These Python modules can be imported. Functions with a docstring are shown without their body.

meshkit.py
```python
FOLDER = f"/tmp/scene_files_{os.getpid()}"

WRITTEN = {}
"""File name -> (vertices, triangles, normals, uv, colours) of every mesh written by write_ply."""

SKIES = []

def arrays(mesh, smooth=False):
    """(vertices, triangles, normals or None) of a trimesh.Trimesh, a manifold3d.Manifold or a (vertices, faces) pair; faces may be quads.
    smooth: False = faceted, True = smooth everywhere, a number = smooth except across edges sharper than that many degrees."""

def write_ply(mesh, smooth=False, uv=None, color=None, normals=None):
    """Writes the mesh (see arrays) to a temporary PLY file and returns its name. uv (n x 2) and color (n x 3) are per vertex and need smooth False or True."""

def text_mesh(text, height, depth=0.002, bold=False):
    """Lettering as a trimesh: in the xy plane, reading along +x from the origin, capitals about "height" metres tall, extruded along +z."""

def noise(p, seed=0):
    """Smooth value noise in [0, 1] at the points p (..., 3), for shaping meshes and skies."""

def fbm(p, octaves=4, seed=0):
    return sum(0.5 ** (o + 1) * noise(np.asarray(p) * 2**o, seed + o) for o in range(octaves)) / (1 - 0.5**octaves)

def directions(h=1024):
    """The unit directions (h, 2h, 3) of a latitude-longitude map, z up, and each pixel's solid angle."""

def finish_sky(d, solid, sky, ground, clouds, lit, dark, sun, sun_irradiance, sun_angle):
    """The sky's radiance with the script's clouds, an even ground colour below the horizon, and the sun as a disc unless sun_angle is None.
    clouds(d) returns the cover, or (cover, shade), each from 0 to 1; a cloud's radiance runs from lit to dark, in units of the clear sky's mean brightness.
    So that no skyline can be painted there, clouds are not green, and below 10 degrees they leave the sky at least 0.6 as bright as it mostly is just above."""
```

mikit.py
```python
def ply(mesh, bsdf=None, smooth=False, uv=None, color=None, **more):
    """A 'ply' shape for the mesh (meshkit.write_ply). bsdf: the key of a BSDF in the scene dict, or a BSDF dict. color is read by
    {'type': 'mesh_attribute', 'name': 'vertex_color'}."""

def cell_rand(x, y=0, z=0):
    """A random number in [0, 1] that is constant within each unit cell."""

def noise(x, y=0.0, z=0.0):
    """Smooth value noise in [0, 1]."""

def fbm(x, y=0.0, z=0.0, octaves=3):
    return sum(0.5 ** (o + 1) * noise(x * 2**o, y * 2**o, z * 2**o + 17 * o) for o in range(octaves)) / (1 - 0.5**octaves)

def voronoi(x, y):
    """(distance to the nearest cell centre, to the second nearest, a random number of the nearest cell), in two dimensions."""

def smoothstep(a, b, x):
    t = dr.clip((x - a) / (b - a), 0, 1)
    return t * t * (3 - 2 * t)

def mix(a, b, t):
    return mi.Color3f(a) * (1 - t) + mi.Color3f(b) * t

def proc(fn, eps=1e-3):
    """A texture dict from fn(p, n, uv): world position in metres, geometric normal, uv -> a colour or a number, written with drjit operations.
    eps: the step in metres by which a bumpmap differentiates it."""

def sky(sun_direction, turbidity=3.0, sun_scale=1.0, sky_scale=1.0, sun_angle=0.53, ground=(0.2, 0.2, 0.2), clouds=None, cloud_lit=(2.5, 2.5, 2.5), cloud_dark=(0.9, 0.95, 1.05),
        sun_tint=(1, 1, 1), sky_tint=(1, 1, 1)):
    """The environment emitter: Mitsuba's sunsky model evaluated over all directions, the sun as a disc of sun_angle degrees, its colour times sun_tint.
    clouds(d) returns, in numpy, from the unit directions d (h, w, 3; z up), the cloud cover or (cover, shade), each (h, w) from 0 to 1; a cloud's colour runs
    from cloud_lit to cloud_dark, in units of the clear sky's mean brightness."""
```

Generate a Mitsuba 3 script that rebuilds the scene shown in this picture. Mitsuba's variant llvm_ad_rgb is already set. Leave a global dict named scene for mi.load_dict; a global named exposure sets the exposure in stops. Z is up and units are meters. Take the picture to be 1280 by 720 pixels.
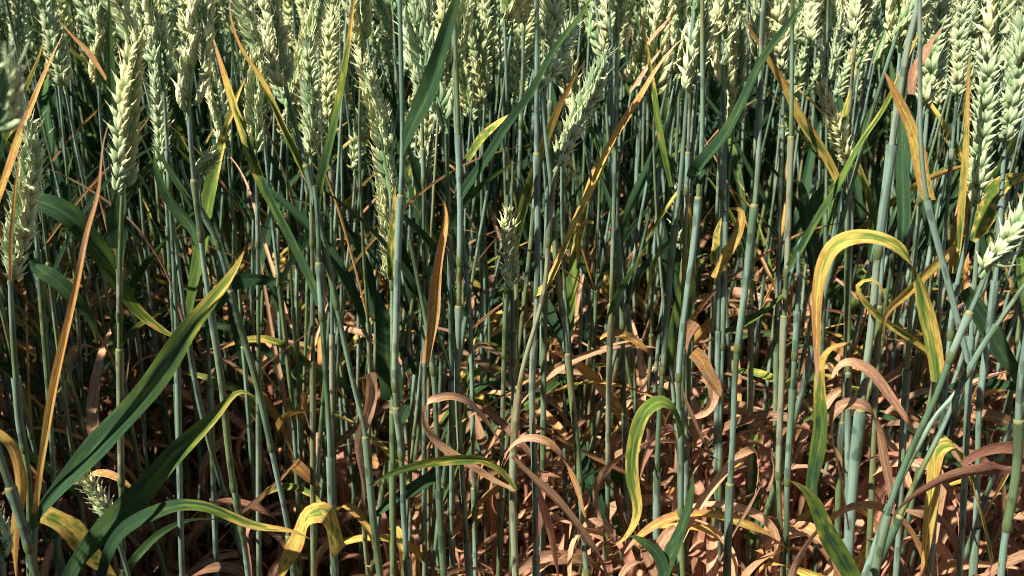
import math
import numpy as np
import drjit as dr
import mitsuba as mi
import mikit, meshkit
from scipy.interpolate import CubicSpline, PchipInterpolator

T = mi.ScalarTransform4f
PI = math.pi
scene, labels = {}, {}

# ------------------------------------------------------------------ camera, sky, exposure
PITCH, HFOV, CAM = math.radians(19.0), 60.0, np.array([0.0, 0.0, 0.74])
FWD = np.array([0, math.cos(PITCH), -math.sin(PITCH)])
UP = np.array([0, math.sin(PITCH), math.cos(PITCH)])
scene['camera'] = {'type': 'thinlens', 'fov': HFOV, 'fov_axis': 'x', 'aperture_radius': 0.0009, 'focus_distance': 0.52,
                   'near_clip': 0.02, 'far_clip': 200.0,
                   'to_world': T().look_at(origin=CAM.tolist(), target=(CAM + FWD).tolist(), up=[0, 0, 1])}
SUN = (-0.61, -0.355, 0.78)
scene['sky'] = mikit.sky(SUN, turbidity=2.5, sky_scale=0.28, ground=(0.08, 0.07, 0.04), sun_tint=(0.97, 1.0, 1.09))
exposure = 3.0

FPX = 640 / math.tan(math.radians(HFOV / 2))


def at(px, py, d):
    """the point on the upright plane y = d that the photograph (1280 x 720) shows at px, py"""
    r = np.array([(px - 640) / FPX, 0, 0]) + FWD + UP * (360 - py) / FPX
    return CAM + r * (d / r[1])


def project(p):
    q = np.asarray(p, float) - CAM
    z = q @ FWD
    return np.stack([640 + FPX * q[..., 0] / z, 360 - FPX * (q @ UP) / z], -1)


# ------------------------------------------------------------------ materials
def ramp(s):
    """living green -> yellow -> orange -> tan -> red brown, s from 0 to 5"""
    c = [(0.034, 0.080, 0.042), (0.12, 0.20, 0.04), (0.58, 0.46, 0.125), (0.50, 0.28, 0.095), (0.50, 0.33, 0.215), (0.40, 0.20, 0.145)]
    out = mi.Color3f(c[0])
    for k in range(1, 6):
        out = mikit.mix(out, c[k], mikit.smoothstep(k - 1, k, s))
    return out


def leaf_colour(p, n, uv):
    code = dr.floor(uv.y * 0.5)
    t = uv.y - 2 * code
    i0 = dr.floor(code / 16)
    i1 = code - 16 * i0
    seed = dr.floor(uv.x)
    a = uv.x - seed
    edge = dr.abs(a - 0.5) * 2
    blotch = mikit.fbm(a * 5 + seed * 3.7, t * 14, seed)
    streak = mikit.noise(a * 16 + seed * 1.3, t * 2.2, seed)
    s = dr.lerp(i0, i1, 0.85 * t * t * t + 0.15 * t) / 3
    live = mikit.smoothstep(0.2, 1.2, s) * (1 - mikit.smoothstep(3.6, 4.4, s))
    s = s + live * ((blotch - 0.5) * 1.5 + (streak - 0.5) * 0.35 + (edge - 0.5) * 0.9)
    s = s + (blotch - 0.5) * 0.9 + (mikit.cell_rand(seed, 7) - 0.5) * 0.35
    col = ramp(dr.clip(s, 0, 5))
    vein = mikit.noise(a * 34 + seed, t * 3, 1)
    rib = 1 - mikit.smoothstep(0.02, 0.07, dr.abs(a - 0.5))
    vein2 = mikit.noise(a * 15 + seed * 2, t * 2, 4)
    col = col * (0.66 + 0.44 * vein + 0.24 * vein2) * (1 + (mikit.cell_rand(seed, 3) - 0.5) * (0.4 + 0.6 * mikit.smoothstep(3, 4, s)))
    col = mikit.mix(col, col * 1.6 + 0.012, rib * 0.6)
    spot = mikit.smoothstep(0.70, 0.78, mikit.noise(a * 9 + seed * 5, t * 45, 2))
    return mikit.mix(col, col * mi.Color3f(0.55, 0.45, 0.4), spot * 0.5 * mikit.smoothstep(0.8, 2, s))


def stem_colour(p, n, uv):
    # uv.x: around + seed; uv.y: metres along; seeds above 500 are old (yellowing) stems
    seed = dr.floor(uv.x)
    a = uv.x - seed
    wax = mikit.fbm(p.x * 40, p.y * 40, p.z * 22)
    fine = mikit.noise(a * 40, uv.y * 22, seed)
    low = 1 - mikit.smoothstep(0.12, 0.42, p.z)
    hue = mikit.cell_rand(seed, 5)
    green = mikit.mix((0.066, 0.14, 0.080), (0.125, 0.18, 0.075), mikit.cell_rand(seed, 6))
    col = mikit.mix(green, (0.168, 0.28, 0.242), mikit.smoothstep(0.38, 0.70, wax * 0.7 + 0.3 * hue + 0.12 * mikit.smoothstep(0.4, 0.7, p.z)))
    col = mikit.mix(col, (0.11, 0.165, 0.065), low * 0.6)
    old = mikit.smoothstep(0.80, 0.97, mikit.cell_rand(seed, 9)) * 0.4 + mikit.smoothstep(0.62, 0.75, mikit.fbm(p.x * 16, p.y * 16, p.z * 9 + 5)) * 0.2
    col = mikit.mix(col, (0.30, 0.25, 0.10), old)
    dirt = mikit.smoothstep(0.66, 0.78, mikit.noise(a * 5 + seed * 2, uv.y * 130, 3))
    rub = mikit.smoothstep(0.6, 0.7, mikit.noise(a * 3 + seed, uv.y * 45, 8))
    return col * (0.80 + 0.40 * fine) * (1 - 0.45 * dirt) * (1 - 0.25 * rub)


def ear_colour(p, n, uv):
    # uv.x: around one husk; uv.y: 0 at its foot, 1 at the point, above 1 the awn
    tone = mikit.fbm(p.x * 22, p.y * 22, p.z * 9)
    vein = mikit.noise(uv.x * 14, uv.y * 2, 0)
    col = mikit.mix((0.18, 0.31, 0.15), (0.52, 0.585, 0.36), mikit.smoothstep(0.1, 0.75, uv.y))
    col = mikit.mix(col, (0.64, 0.66, 0.46), mikit.smoothstep(0.75, 1.0, uv.y) * 0.7)
    col = mikit.mix(col, col * mi.Color3f(0.72, 0.84, 0.82), mikit.smoothstep(0.45, 0.62, tone))
    col = mikit.mix(col, col * mi.Color3f(1.10, 1.04, 0.92), mikit.smoothstep(0.5, 0.36, tone))
    return col * (0.82 + 0.36 * vein)


def soil_colour(p, n, uv):
    a = mikit.fbm(p.x * 60, p.y * 60, 0, 4)
    b = mikit.fbm(p.x * 7, p.y * 7, 3)
    return mikit.mix((0.06, 0.036, 0.024), (0.20, 0.125, 0.085), a * 0.7 + b * 0.3)


def leaf_relief(p, n, uv):
    a = uv.x - dr.floor(uv.x)
    return mikit.noise(a * 20 + dr.floor(uv.x), uv.y * 2, 1)


scene['leaf_look'] = {'type': 'principledthin', 'base_color': mikit.proc(leaf_colour), 'roughness': 0.48, 'diff_trans': 0.62, 'eta': 1.4, 'spec_trans': 0.0}
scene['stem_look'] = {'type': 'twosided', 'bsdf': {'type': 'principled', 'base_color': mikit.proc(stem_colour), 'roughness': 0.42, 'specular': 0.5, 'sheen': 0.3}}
scene['ear_look'] = {'type': 'twosided', 'bsdf': {'type': 'principled', 'base_color': mikit.proc(ear_colour), 'roughness': 0.55, 'specular': 0.35, 'sheen': 0.4}}
scene['soil_look'] = {'type': 'twosided', 'bsdf': {'type': 'diffuse', 'reflectance': mikit.proc(soil_colour)}}
scene['ligule_look'] = {'type': 'twosided', 'bsdf': {'type': 'principled', 'base_color': {'type': 'rgb', 'value': [0.2, 0.22, 0.1]}, 'roughness': 0.5}}
scene['node_look'] = {'type': 'twosided', 'bsdf': {'type': 'principled', 'base_color': {'type': 'rgb', 'value': [0.08, 0.12, 0.05]}, 'roughness': 0.45}}

# ------------------------------------------------------------------ helpers
rng = np.random.default_rng(20240611)
used = {}


def numbered(name):
    k = used.get(name, 0)
    used[name] = k + 1
    return name if k == 0 else f'{name}_{k:03d}'


def thing(name, label, cat, group=None, kind=None):
    key = numbered(name)
    labels[key] = {'label': label, 'category': cat}
    if group:
        labels[key]['group'] = group
    if kind:
        labels[key]['kind'] = kind
    return key


def part(parent, name, shape, label=None):
    key = numbered(parent + '__' + name)
    scene[key] = shape
    if label:
        labels[key] = {'label': label}
    return key


def unit(v):
    return v / np.maximum(np.linalg.norm(v, axis=-1, keepdims=True), 1e-12)


def curve(pts, step=0.006, nmin=8):
    pts = np.asarray(pts, float)
    s = np.r_[0, np.cumsum(np.linalg.norm(np.diff(pts, axis=0), axis=1))]
    n = max(nmin, int(s[-1] / step) + 1)
    u = np.linspace(0, s[-1], n)
    if len(pts) < 3:
        return pts[0] + (pts[-1] - pts[0]) * (u / s[-1])[:, None]
    return (PchipInterpolator(s, pts)(u) * 0.35 + CubicSpline(s, pts)(u) * 0.65)


def tangents(P):
    return unit(np.gradient(P, axis=0))


def frames(P):
    t = tangents(P)
    a = np.cross(t, [0.0, 1.0, 0.0])
    a = np.where(np.linalg.norm(a, axis=1, keepdims=True) < 0.2, np.cross(t, [1.0, 0, 0]), a)
    a = unit(a)
    return t, a, np.cross(t, a)


def tube(P, R, sides=8, seed=0, v0=0.0, cap=True):
    """(vertices, triangles, uv) of a tube; a seam column is doubled so that uv runs round it"""
    t, a, b = frames(P)
    n, m = len(P), sides + 1
    ang = np.arange(m) / sides * 2 * PI
    ring = np.cos(ang)[None, :, None] * a[:, None] + np.sin(ang)[None, :, None] * b[:, None]
    V = P[:, None] + ring * np.broadcast_to(R, (n,))[:, None, None]
    s = np.r_[0, np.cumsum(np.linalg.norm(np.diff(P, axis=0), axis=1))]
    uv = np.stack(np.broadcast_arrays((seed + 0.01 + 0.98 * np.arange(m) / sides)[None], (v0 + s)[:, None]), -1)
    i, j = np.meshgrid(np.arange(n - 1), np.arange(sides), indexing='ij')
    q = np.stack([i * m + j, i * m + j + 1, (i + 1) * m + j + 1, (i + 1) * m + j], -1).reshape(-1, 4)
    F = np.vstack([q[:, [0, 1, 2]], q[:, [0, 2, 3]]])
    return V.reshape(-1, 3), F, uv.reshape(-1, 2)


def join(parts):
    V, F, U, o = [], [], [], 0
    for v, f, u in parts:
        V.append(v)
        F.append(f + o)
        U.append(u)
        o += len(v)
    return np.vstack(V), np.vstack(F), np.vstack(U)


def shape(m, look, **more):
    return mikit.ply((m[0], m[1]), look, smooth=True, uv=m[2], **more)


def width_profile(t, base=0.7):
    up = base + (1 - base) * np.clip(t / 0.3, 0, 1)
    return up * np.clip(1 - np.clip((t - 0.3) / 0.7, 0, 1) ** 1.9, 0, 1) ** 0.85 + 0.02


def strip(P, W, width, sen=(0, 0), fold=0.25, curl=0.0, ripple=0.0, seed=None, across=5, profile=None):
    """a leaf blade along P; W: its sideways direction; width in metres; sen: age at foot and tip, 0 green .. 15 red brown"""
    seed = int(rng.integers(1, 900)) if seed is None else seed
    n = len(P)
    t = np.linspace(0, 1, n)
    tan = tangents(P)
    W = unit(W - (W * tan).sum(1, keepdims=True) * tan)
    N = np.cross(tan, W)
    w = width / 2 * (width_profile(t) if profile is None else profile(t))
    ph = seed * 1.7
    w = w * (1 + 0.07 * np.sin(t * 7 + ph) + 0.05 * np.sin(t * 17 + ph * 2))
    P = P + W * (w * 0.16 * np.sin(t * 9 + ph * 3) * np.sin(PI * t))[:, None]
    fold = fold * (1 + 0.6 * np.sin(t * 8 + ph * 1.3))[:, None]
    s = np.linspace(-1, 1, across)
    c = curl * np.clip(t * 2.5 + 0.2, 0, 1) * (1 + 0.6 * np.sin(t * 11 + ph))
    ca = np.where(np.abs(c) < 1e-3, 1e-3, c)[:, None]
    x = np.sin(ca * s) / ca
    h = (1 - np.cos(ca * s)) / ca + fold * np.abs(s)[None] * (1 - 0.55 * t)[:, None]
    rp = ripple * np.sin(t[:, None] * n * 0.55 + seed + s * 1.7) * np.abs(s)
    V = P[:, None] + W[:, None] * (x * w[:, None])[..., None] + N[:, None] * ((h + rp) * w[:, None])[..., None]
    code = 2 * (int(sen[0]) * 16 + int(sen[1]))
    uv = np.stack(np.broadcast_arrays(seed + 0.03 + 0.94 * (s + 1) / 2, (code + 0.01 + 0.98 * t)[:, None]), -1)
    i, j = np.meshgrid(np.arange(n - 1), np.arange(across - 1), indexing='ij')
    q = np.stack([i * across + j, i * across + j + 1, (i + 1) * across + j + 1, (i + 1) * across + j], -1).reshape(-1, 4)
    F = np.vstack([q[:, [0, 1, 2]], q[:, [0, 2, 3]]])
    return V.reshape(-1, 3), F, uv.reshape(-1, 2)


# ------------------------------------------------------------------ ears
def husk(length, rad, bend, awn, sides=6, rings=5, flat=0.72):
    """one pointed boat-shaped husk along +z from the origin, its back towards +x"""
    t = np.linspace(0, 1, rings)
    r = rad * np.sin(PI * np.clip(t * 0.93 + 0.05, 0, 1)) ** 0.75 * (1.12 - 0.45 * t)
    r[-1] = rad * 0.05
    P = np.stack([bend * np.sin(PI * t) - bend * 0.5 * t * t, t * 0, t * length], 1)
    m = sides + 1
    ang = np.arange(m) / sides * 2 * PI
    V = P[:, None] + np.stack(np.broadcast_arrays(np.cos(ang)[None] * r[:, None] * flat * (1 + 0.25 * (np.cos(ang) > 0.9)), np.sin(ang)[None] * r[:, None], 0 * r[:, None]), -1)
    uv = np.stack(np.broadcast_arrays((np.arange(m) / sides)[None], t[:, None]), -1)
    i, j = np.meshgrid(np.arange(rings - 1), np.arange(sides), indexing='ij')
    q = np.stack([i * m + j, i * m + j + 1, (i + 1) * m + j + 1, (i + 1) * m + j], -1).reshape(-1, 4)
    out = [(V.reshape(-1, 3), np.vstack([q[:, [0, 1, 2]], q[:, [0, 2, 3]]]), uv.reshape(-1, 2))]
    if awn > 0:
        A = P[-1] + np.stack([np.array([0, 0.3, 0.5]) * awn * -0.25, [0, 0, 0], np.array([-0.02, 0.55, 1.0]) * awn], 1)
        v, f, u = tube(A, np.array([0.00028, 0.0002, 0.00006]), 3)
        u[:, 1] = 1.0
        out.append((v, f, u))
    return join(out)


def rotate(m, ax, ang, move=(0, 0, 0)):
    c, s = math.cos(ang), math.sin(ang)
    R = {'x': [[1, 0, 0], [0, c, -s], [0, s, c]], 'y': [[c, 0, s], [0, 1, 0], [-s, 0, c]], 'z': [[c, -s, 0], [s, c, 0], [0, 0, 1]]}[ax]
    return m[0] @ np.array(R).T + np.array(move), m[1], m[2]


def spikelet(r, low=False, awn=1.0):
    """a fan of husks; grows along +z, leans out along +x, fans along y"""
    sd, rg = (4, 4) if low else (7, 6)
    out = []
    fan = [(-0.52, 0.0074, 0.0015, 0.5), (0.52, 0.0074, 0.0015, 0.5), (-0.25, 0.0098, 0.0018, 1.0), (0.25, 0.0098, 0.0018, 1.0), (0.02, 0.0100, 0.0016, 0.8), (-0.38, 0.0088, 0.0013, 0.7), (0.40, 0.0088, 0.0013, 0.7)]
    for k, (a, ln, rad, aw) in enumerate(fan[:5] if low else fan):
        ln = ln * r.uniform(0.82, 1.16)
        m = husk(ln, rad * r.uniform(0.92, 1.08), 0.0011, (0.0012 + aw * 0.0028 * r.uniform(0.3, 1.3)) * awn if not low or k == 2 else 0, sd, rg)
        m = rotate(m, 'z', -a * 1.5 + r.uniform(-0.3, 0.3))
        m = rotate(m, 'y', 0.38 + 0.16 * r.uniform(-1, 1) + (0.16 if k < 2 else 0) - (0.2 if k == 4 else 0))
        m = rotate(m, 'x', -a * r.uniform(0.85, 1.25) + r.uniform(-0.09, 0.09), (0.0004, a * 0.0022, 0.0015 if k > 1 else 0))
        out.append(m)
    return join(out)


er = np.random.default_rng(5)
SPIKELETS = [shape(spikelet(er, awn=k), 'ear_look') for k in (0.5, 0.8, 1.0, 1.2, 1.6, 2.4)]
SPIKELETS_LOW = [spikelet(er, True) for _ in range(4)]


def ear_nodes(L, r, n=None):
    """local 4x4 matrices of an ear's spikelets, its axis along +z; the wide face is across x"""
    n = n or max(9, int(round(L / 0.0040)))
    out = []
    for k in range(n):
        t = k / (n - 1)
        side = 0.0 if k % 2 else PI
        size = (0.72 + 0.38 * math.sin(PI * min(1, t * 0.8 + 0.18))) * r.uniform(0.82, 1.12)
        lean = r.uniform(-0.13, 0.16) - 0.12 * t
        M = T().translate([0, 0, t * (L - 0.010)]).rotate([0, 0, 1], math.degrees(side + r.uniform(-0.3, 0.3)))
        if k == n - 1:
            M = T().translate([0, 0, L - 0.0105]).rotate([0, 1, 0], -14)
        out.append((t, M.translate([0.0008, 0, 0]).rotate([0, 1, 0], math.degrees(lean)).scale([size, size, size])))
    return out


def apply(M, m):
    A = np.array(M.matrix, float)
    return m[0] @ A[:3, :3].T + A[:3, 3], m[1], m[2]


def rachis(L):
    v, f, u = tube(np.stack([np.zeros(9), np.zeros(9), np.linspace(-0.004, L - 0.006, 9)], 1), np.linspace(0.0012, 0.0006, 9), 5)
    u[:, 1] = 0.15
    return v, f, u


def whole_ear(L, r):
    return join([rachis(L)] + [apply(M, SPIKELETS_LOW[r.integers(4)]) for _, M in ear_nodes(L, r)])


EARS = [whole_ear(L, er) for L in (0.066, 0.072, 0.078, 0.083, 0.088, 0.092)]
EAR_SHAPES = [shape(m, 'ear_look') for m in EARS]
RACHIS = {L: shape(rachis(L / 1000), 'ear_look') for L in range(30, 121, 5)}


def axis_frame(base, tip, roll):
    z = unit(tip - base)
    x = unit(np.cross([0.0, 1, 0], z))
    y = np.cross(z, x)
    c, s = math.cos(roll), math.sin(roll)
    M = np.eye(4)
    M[:3, 0], M[:3, 1], M[:3, 2], M[:3, 3] = c * x + s * y, -s * x + c * y, z, base
    return T(M)


def add_ear(plant, base, tip, roll, r, detailed=True, fat=1.0, label=None):
    L = float(np.linalg.norm(tip - base))
    F = axis_frame(base, tip, roll)
    if not detailed:
        k = int(r.integers(len(EARS)))
        z = L / (0.066, 0.072, 0.078, 0.083, 0.088, 0.092)[k]
        return part(plant, 'ear', {**EAR_SHAPES[k], 'to_world': F.scale([fat, fat, z])}, label)
    q = int(np.clip(round(L * 200) * 5, 30, 120))
    ear = part(plant, 'ear', {**RACHIS[q], 'to_world': F.scale([1, 1, L / (q / 1000)])}, label)
    sway = r.uniform(-0.003, 0.003)
    for t, M in ear_nodes(L, r):
        k = min(5, max(0, int(t * 4 + r.uniform(-1, 2))))
        part(ear, 'spikelet', {**SPIKELETS[k], 'to_world': F.translate([sway * math.sin(PI * t), 0, 0]) @ T().scale(1) @ M.scale([fat, fat, fat])})
    return ear


# ------------------------------------------------------------------ ground
gx = np.r_[np.linspace(-40, -2.2, 14), np.linspace(-2, 2, 101), np.linspace(2.2, 40, 14)]
gy = np.r_[np.linspace(-40, -1.2, 14), np.linspace(-1, 3.2, 106), np.linspace(3.4, 40, 14)]
X, Y = np.meshgrid(gx, gy, indexing='ij')
pz = np.stack([X, Y, X * 0], -1)
Z = (meshkit.fbm(pz * 14, 3, 2) - 0.5) * 0.035 + (meshkit.fbm(pz * 2, 2, 4) - 0.5) * 0.03 - 0.012
i, j = np.meshgrid(np.arange(len(gx) - 1), np.arange(len(gy) - 1), indexing='ij')
m = len(gy)
q = np.stack([i * m + j, (i + 1) * m + j, (i + 1) * m + j + 1, i * m + j + 1], -1).reshape(-1, 4)
scene['ground'] = mikit.ply((np.stack([X, Y, Z], -1).reshape(-1, 3), q), 'soil_look', smooth=True)
labels['ground'] = {'label': 'reddish brown bare soil under the wheat', 'category': 'ground', 'kind': 'structure'}


# ------------------------------------------------------------------ plants: stems, sheaths, nodes
def stem_radius(z, top):
    return np.interp(z, [0, 0.15, 0.35, 0.55, top], [0.0020, 0.0020, 0.00178, 0.00146, 0.00105])


def build_stem(plant, P, node_idx, sheath=True, sides=9, scale=1.0, detail=True):
    """P runs from the foot up. Nodes swell; a sheath wraps the stem above each node up to its collar. Returns the collars."""
    top = P[-1, 2]
    seed = int(rng.integers(1, 450))
    R = stem_radius(P[:, 2], max(top, 0.6)) * scale
    collars, extra = [], []
    s = np.r_[0, np.cumsum(np.linalg.norm(np.diff(P, axis=0), axis=1))]
    for k in node_idx:
        R = R + 0.0003 * np.exp(-((s - s[k]) / 0.003) ** 2)
    body = tube(P, R, sides, seed)
    for q, k in enumerate(node_idx):
        nxt = node_idx[q + 1] if q + 1 < len(node_idx) else len(P) - 1
        end = k + max(3, int((nxt - k) * (0.8 if q + 1 < len(node_idx) else 0.45)))
        end = min(end, len(P) - 1)
        collars.append(end)
        if sheath:
            seg = P[k:end + 1]
            if len(seg) > 2:
                u = np.linspace(0, 1, len(seg))
                rad = R[k:end + 1] + 0.00048 * scale * (0.6 + 0.5 * u + 0.9 * u ** 8) * np.clip(u * 12, 0.4, 1)
                extra.append(tube(seg, rad, sides, seed + 3))
    if detail:
        part(plant, 'stem', shape(body, 'stem_look'))
        for e in extra:
            part(plant, 'sheath', shape(e, 'stem_look'))
        for k in node_idx:
            a, b = max(0, k - 1), min(len(P) - 1, k + 1)
            ax = unit(P[b] - P[a])
            seg = P[k] + ax * np.linspace(-0.0035, 0.0035, 8)[:, None]
            part(plant, 'node', shape(tube(seg, R[k] - 0.00015 + 0.00052 * np.sin(np.linspace(0, PI, 8)) ** 0.8, 9, 0), 'node_look'))
        for k in collars:
            if 1 < k < len(P) - 2 and rng.random() < 0.45:
                ax = unit(P[k + 1] - P[k - 1])
                seg = P[k] + ax * np.linspace(-0.0012, 0.0018, 5)[:, None]
                part(plant, 'ligule', shape(tube(seg, (R[k] + 0.0006) * (1 + np.array([0, 0.06, 0.1, 0.06, -0.1])), 8, 0), 'ligule_look'))
    else:
        part(plant, 'stem', shape(join([body] + extra), 'stem_look'))
    return collars


# hero plants and leaves are filled in below: key -> stem points, for tying leaves to them
HERO = {}


def hero(label, d, pts, nodes=(), ear=None, scale=1.0, d2=None, roll=None, fat=1.0, ear_d=0.0, sheath=True, group=None, ear_label=None):
    """pts: the stem from the top down in photograph pixels; d: distance at its top, d2 at its bottom; nodes: pixel heights;
    ear: pixel of the ear's tip ('up' = above the picture)"""
    r = np.random.default_rng(len(HERO) * 7 + 11)
    d2 = d if d2 is None else d2
    n = len(pts)
    y = np.array([p[1] for p in pts], float)
    D = d + (d2 - d) * (y - y[0]) / max(1, (y[-1] - y[0]))
    Q = np.array([at(px, py, dd) for (px, py), dd in zip(pts, D)])
    low = Q[-1]
    dirn = unit(Q[-1] - Q[-2])
    k = min(low[2] / max(-dirn[2], 0.3), 0.5)
    foot = low + dirn * k * 0.8
    off = foot - low
    off[:2] *= min(1, 0.10 / max(1e-6, np.linalg.norm(off[:2])))
    foot = low + off
    foot[2] = -0.015
    Q = np.vstack([Q, low * 0.55 + foot * 0.45 + [0, 0, 0.0], foot])[::-1]
    if ear == 'up':
        dirn = unit(Q[-1] - Q[-2])
        Q = np.vstack([Q, Q[-1] + dirn * 0.05])
    P = curve(Q, 0.007)
    key = thing('wheat_plant', label, 'wheat', group)
    px = project(P)
    idx = sorted(set(int(np.argmin(np.abs(px[:, 1] - ny))) for ny in nodes))
    low_nodes = [int(np.argmin(np.abs(P[:, 2] - z))) for z in (0.05, 0.16)]
    idx = sorted(set(low_nodes + idx)) if min([P[i, 2] for i in idx] + [1]) > 0.22 else idx
    build_stem(key, P, idx, sheath, scale=scale)
    if ear is not None:
        base = P[-1]
        if ear == 'up':
            tip = base + unit(P[-1] - P[-4] + [0, 0, 0.004]) * 0.085
        else:
            tip = at(ear[0], ear[1], d + ear_d)
        add_ear(key, base, tip, r.uniform(0, PI) if roll is None else roll, r, True, fat, ear_label)
    HERO[key] = P
    return key


def blade(plant, pts, w, sen, tw=None, W=None, d=0.45, dd=(0, 0), fold=0.22, curl=0.0, ripple=0.03, tie=True, label=None, base=None, name='leaf', across=7):
    """a leaf: photograph pixels from its foot to its tip; w: width in millimetres. tw: the turn (degrees) out of the view at foot and tip, or W: its sideways direction"""
    n = len(pts)
    t = np.linspace(0, 1, n)
    D = d + np.interp(t, np.linspace(0, 1, len(dd)), dd)
    Q = np.array([at(p[0], p[1], q) for p, q in zip(pts, D)])
    if plant in HERO and tie:
        S = HERO[plant]
        k = int(np.argmin(np.linalg.norm(S - Q[0], axis=1)))
        if np.linalg.norm(S[k] - Q[0]) < 0.03:
            Q[0] = S[k]
    P = curve(Q, 0.0035, 14)
    tan = tangents(P)
    if W is None:
        view = unit(P - CAM)
        side = unit(np.cross(tan, view))
        other = np.cross(side, tan)
        tw = tw or (20, 40)
        a = np.radians(np.interp(np.linspace(0, 1, len(P)), np.linspace(0, 1, len(tw)), tw))[:, None]
        Wv = side * np.cos(a) + other * np.sin(a)
    else:
        W = np.array(W, float).reshape(-1, 3)
        u = np.linspace(0, 1, len(P))
        Wv = unit(np.stack([np.interp(u, np.linspace(0, 1, len(W)), W[:, k]) for k in range(3)], 1))
    prof = None if base is None else (lambda t: width_profile(t, base))
    return part(plant, name, shape(strip(P, Wv, w / 1000, sen, fold, curl, ripple, across=across, profile=prof), 'leaf_look'), label)


def dry(label, *a, **k):
    key = thing('wheat_leaf' if 'green' in label.split() else 'dry_leaf', label, 'leaf')
    S = dict(tie=False, name='blade', curl=0.5, ripple=0.12, fold=0.1, base=0.35)
    S.update(k)
    return blade(key, *a, **S)


# ---- left
p = hero('wheat plant with a pale ear at the far left, a narrow brown leaf across it', 0.43,
         [(13, 347), (15, 400), (20, 470), (27, 545), (33, 575), (37, 637), (40, 730)], (562,), ear=(41, 148), roll=2.6, fat=1.15, scale=1.05)
blade(p, [(13, 352), (14, 300), (18, 245), (24, 187)], 1.8, (9, 10), (0, 20), d=0.412, tie=False)
blade(p, [(-14, 285), (3, 232), (28, 165), (56, 92), (79, 42)], 4.8, (9, 11), (25, 60), d=0.475, tie=False, fold=0.4, label='orange brown dry leaf rising past the ear')
p = hero('blurred near wheat plant, its yellowish ear cut off by the left edge', 0.25, [(-8, 168), (-14, 300), (-18, 500)], (), ear=(10, 62), roll=0.2, fat=1.0)
p = hero('wheat plant at lower left with a long straw coloured rolled leaf rising past the ears', 0.36,
         [(44, 650), (42, 690), (40, 740)], (655,))
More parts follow.
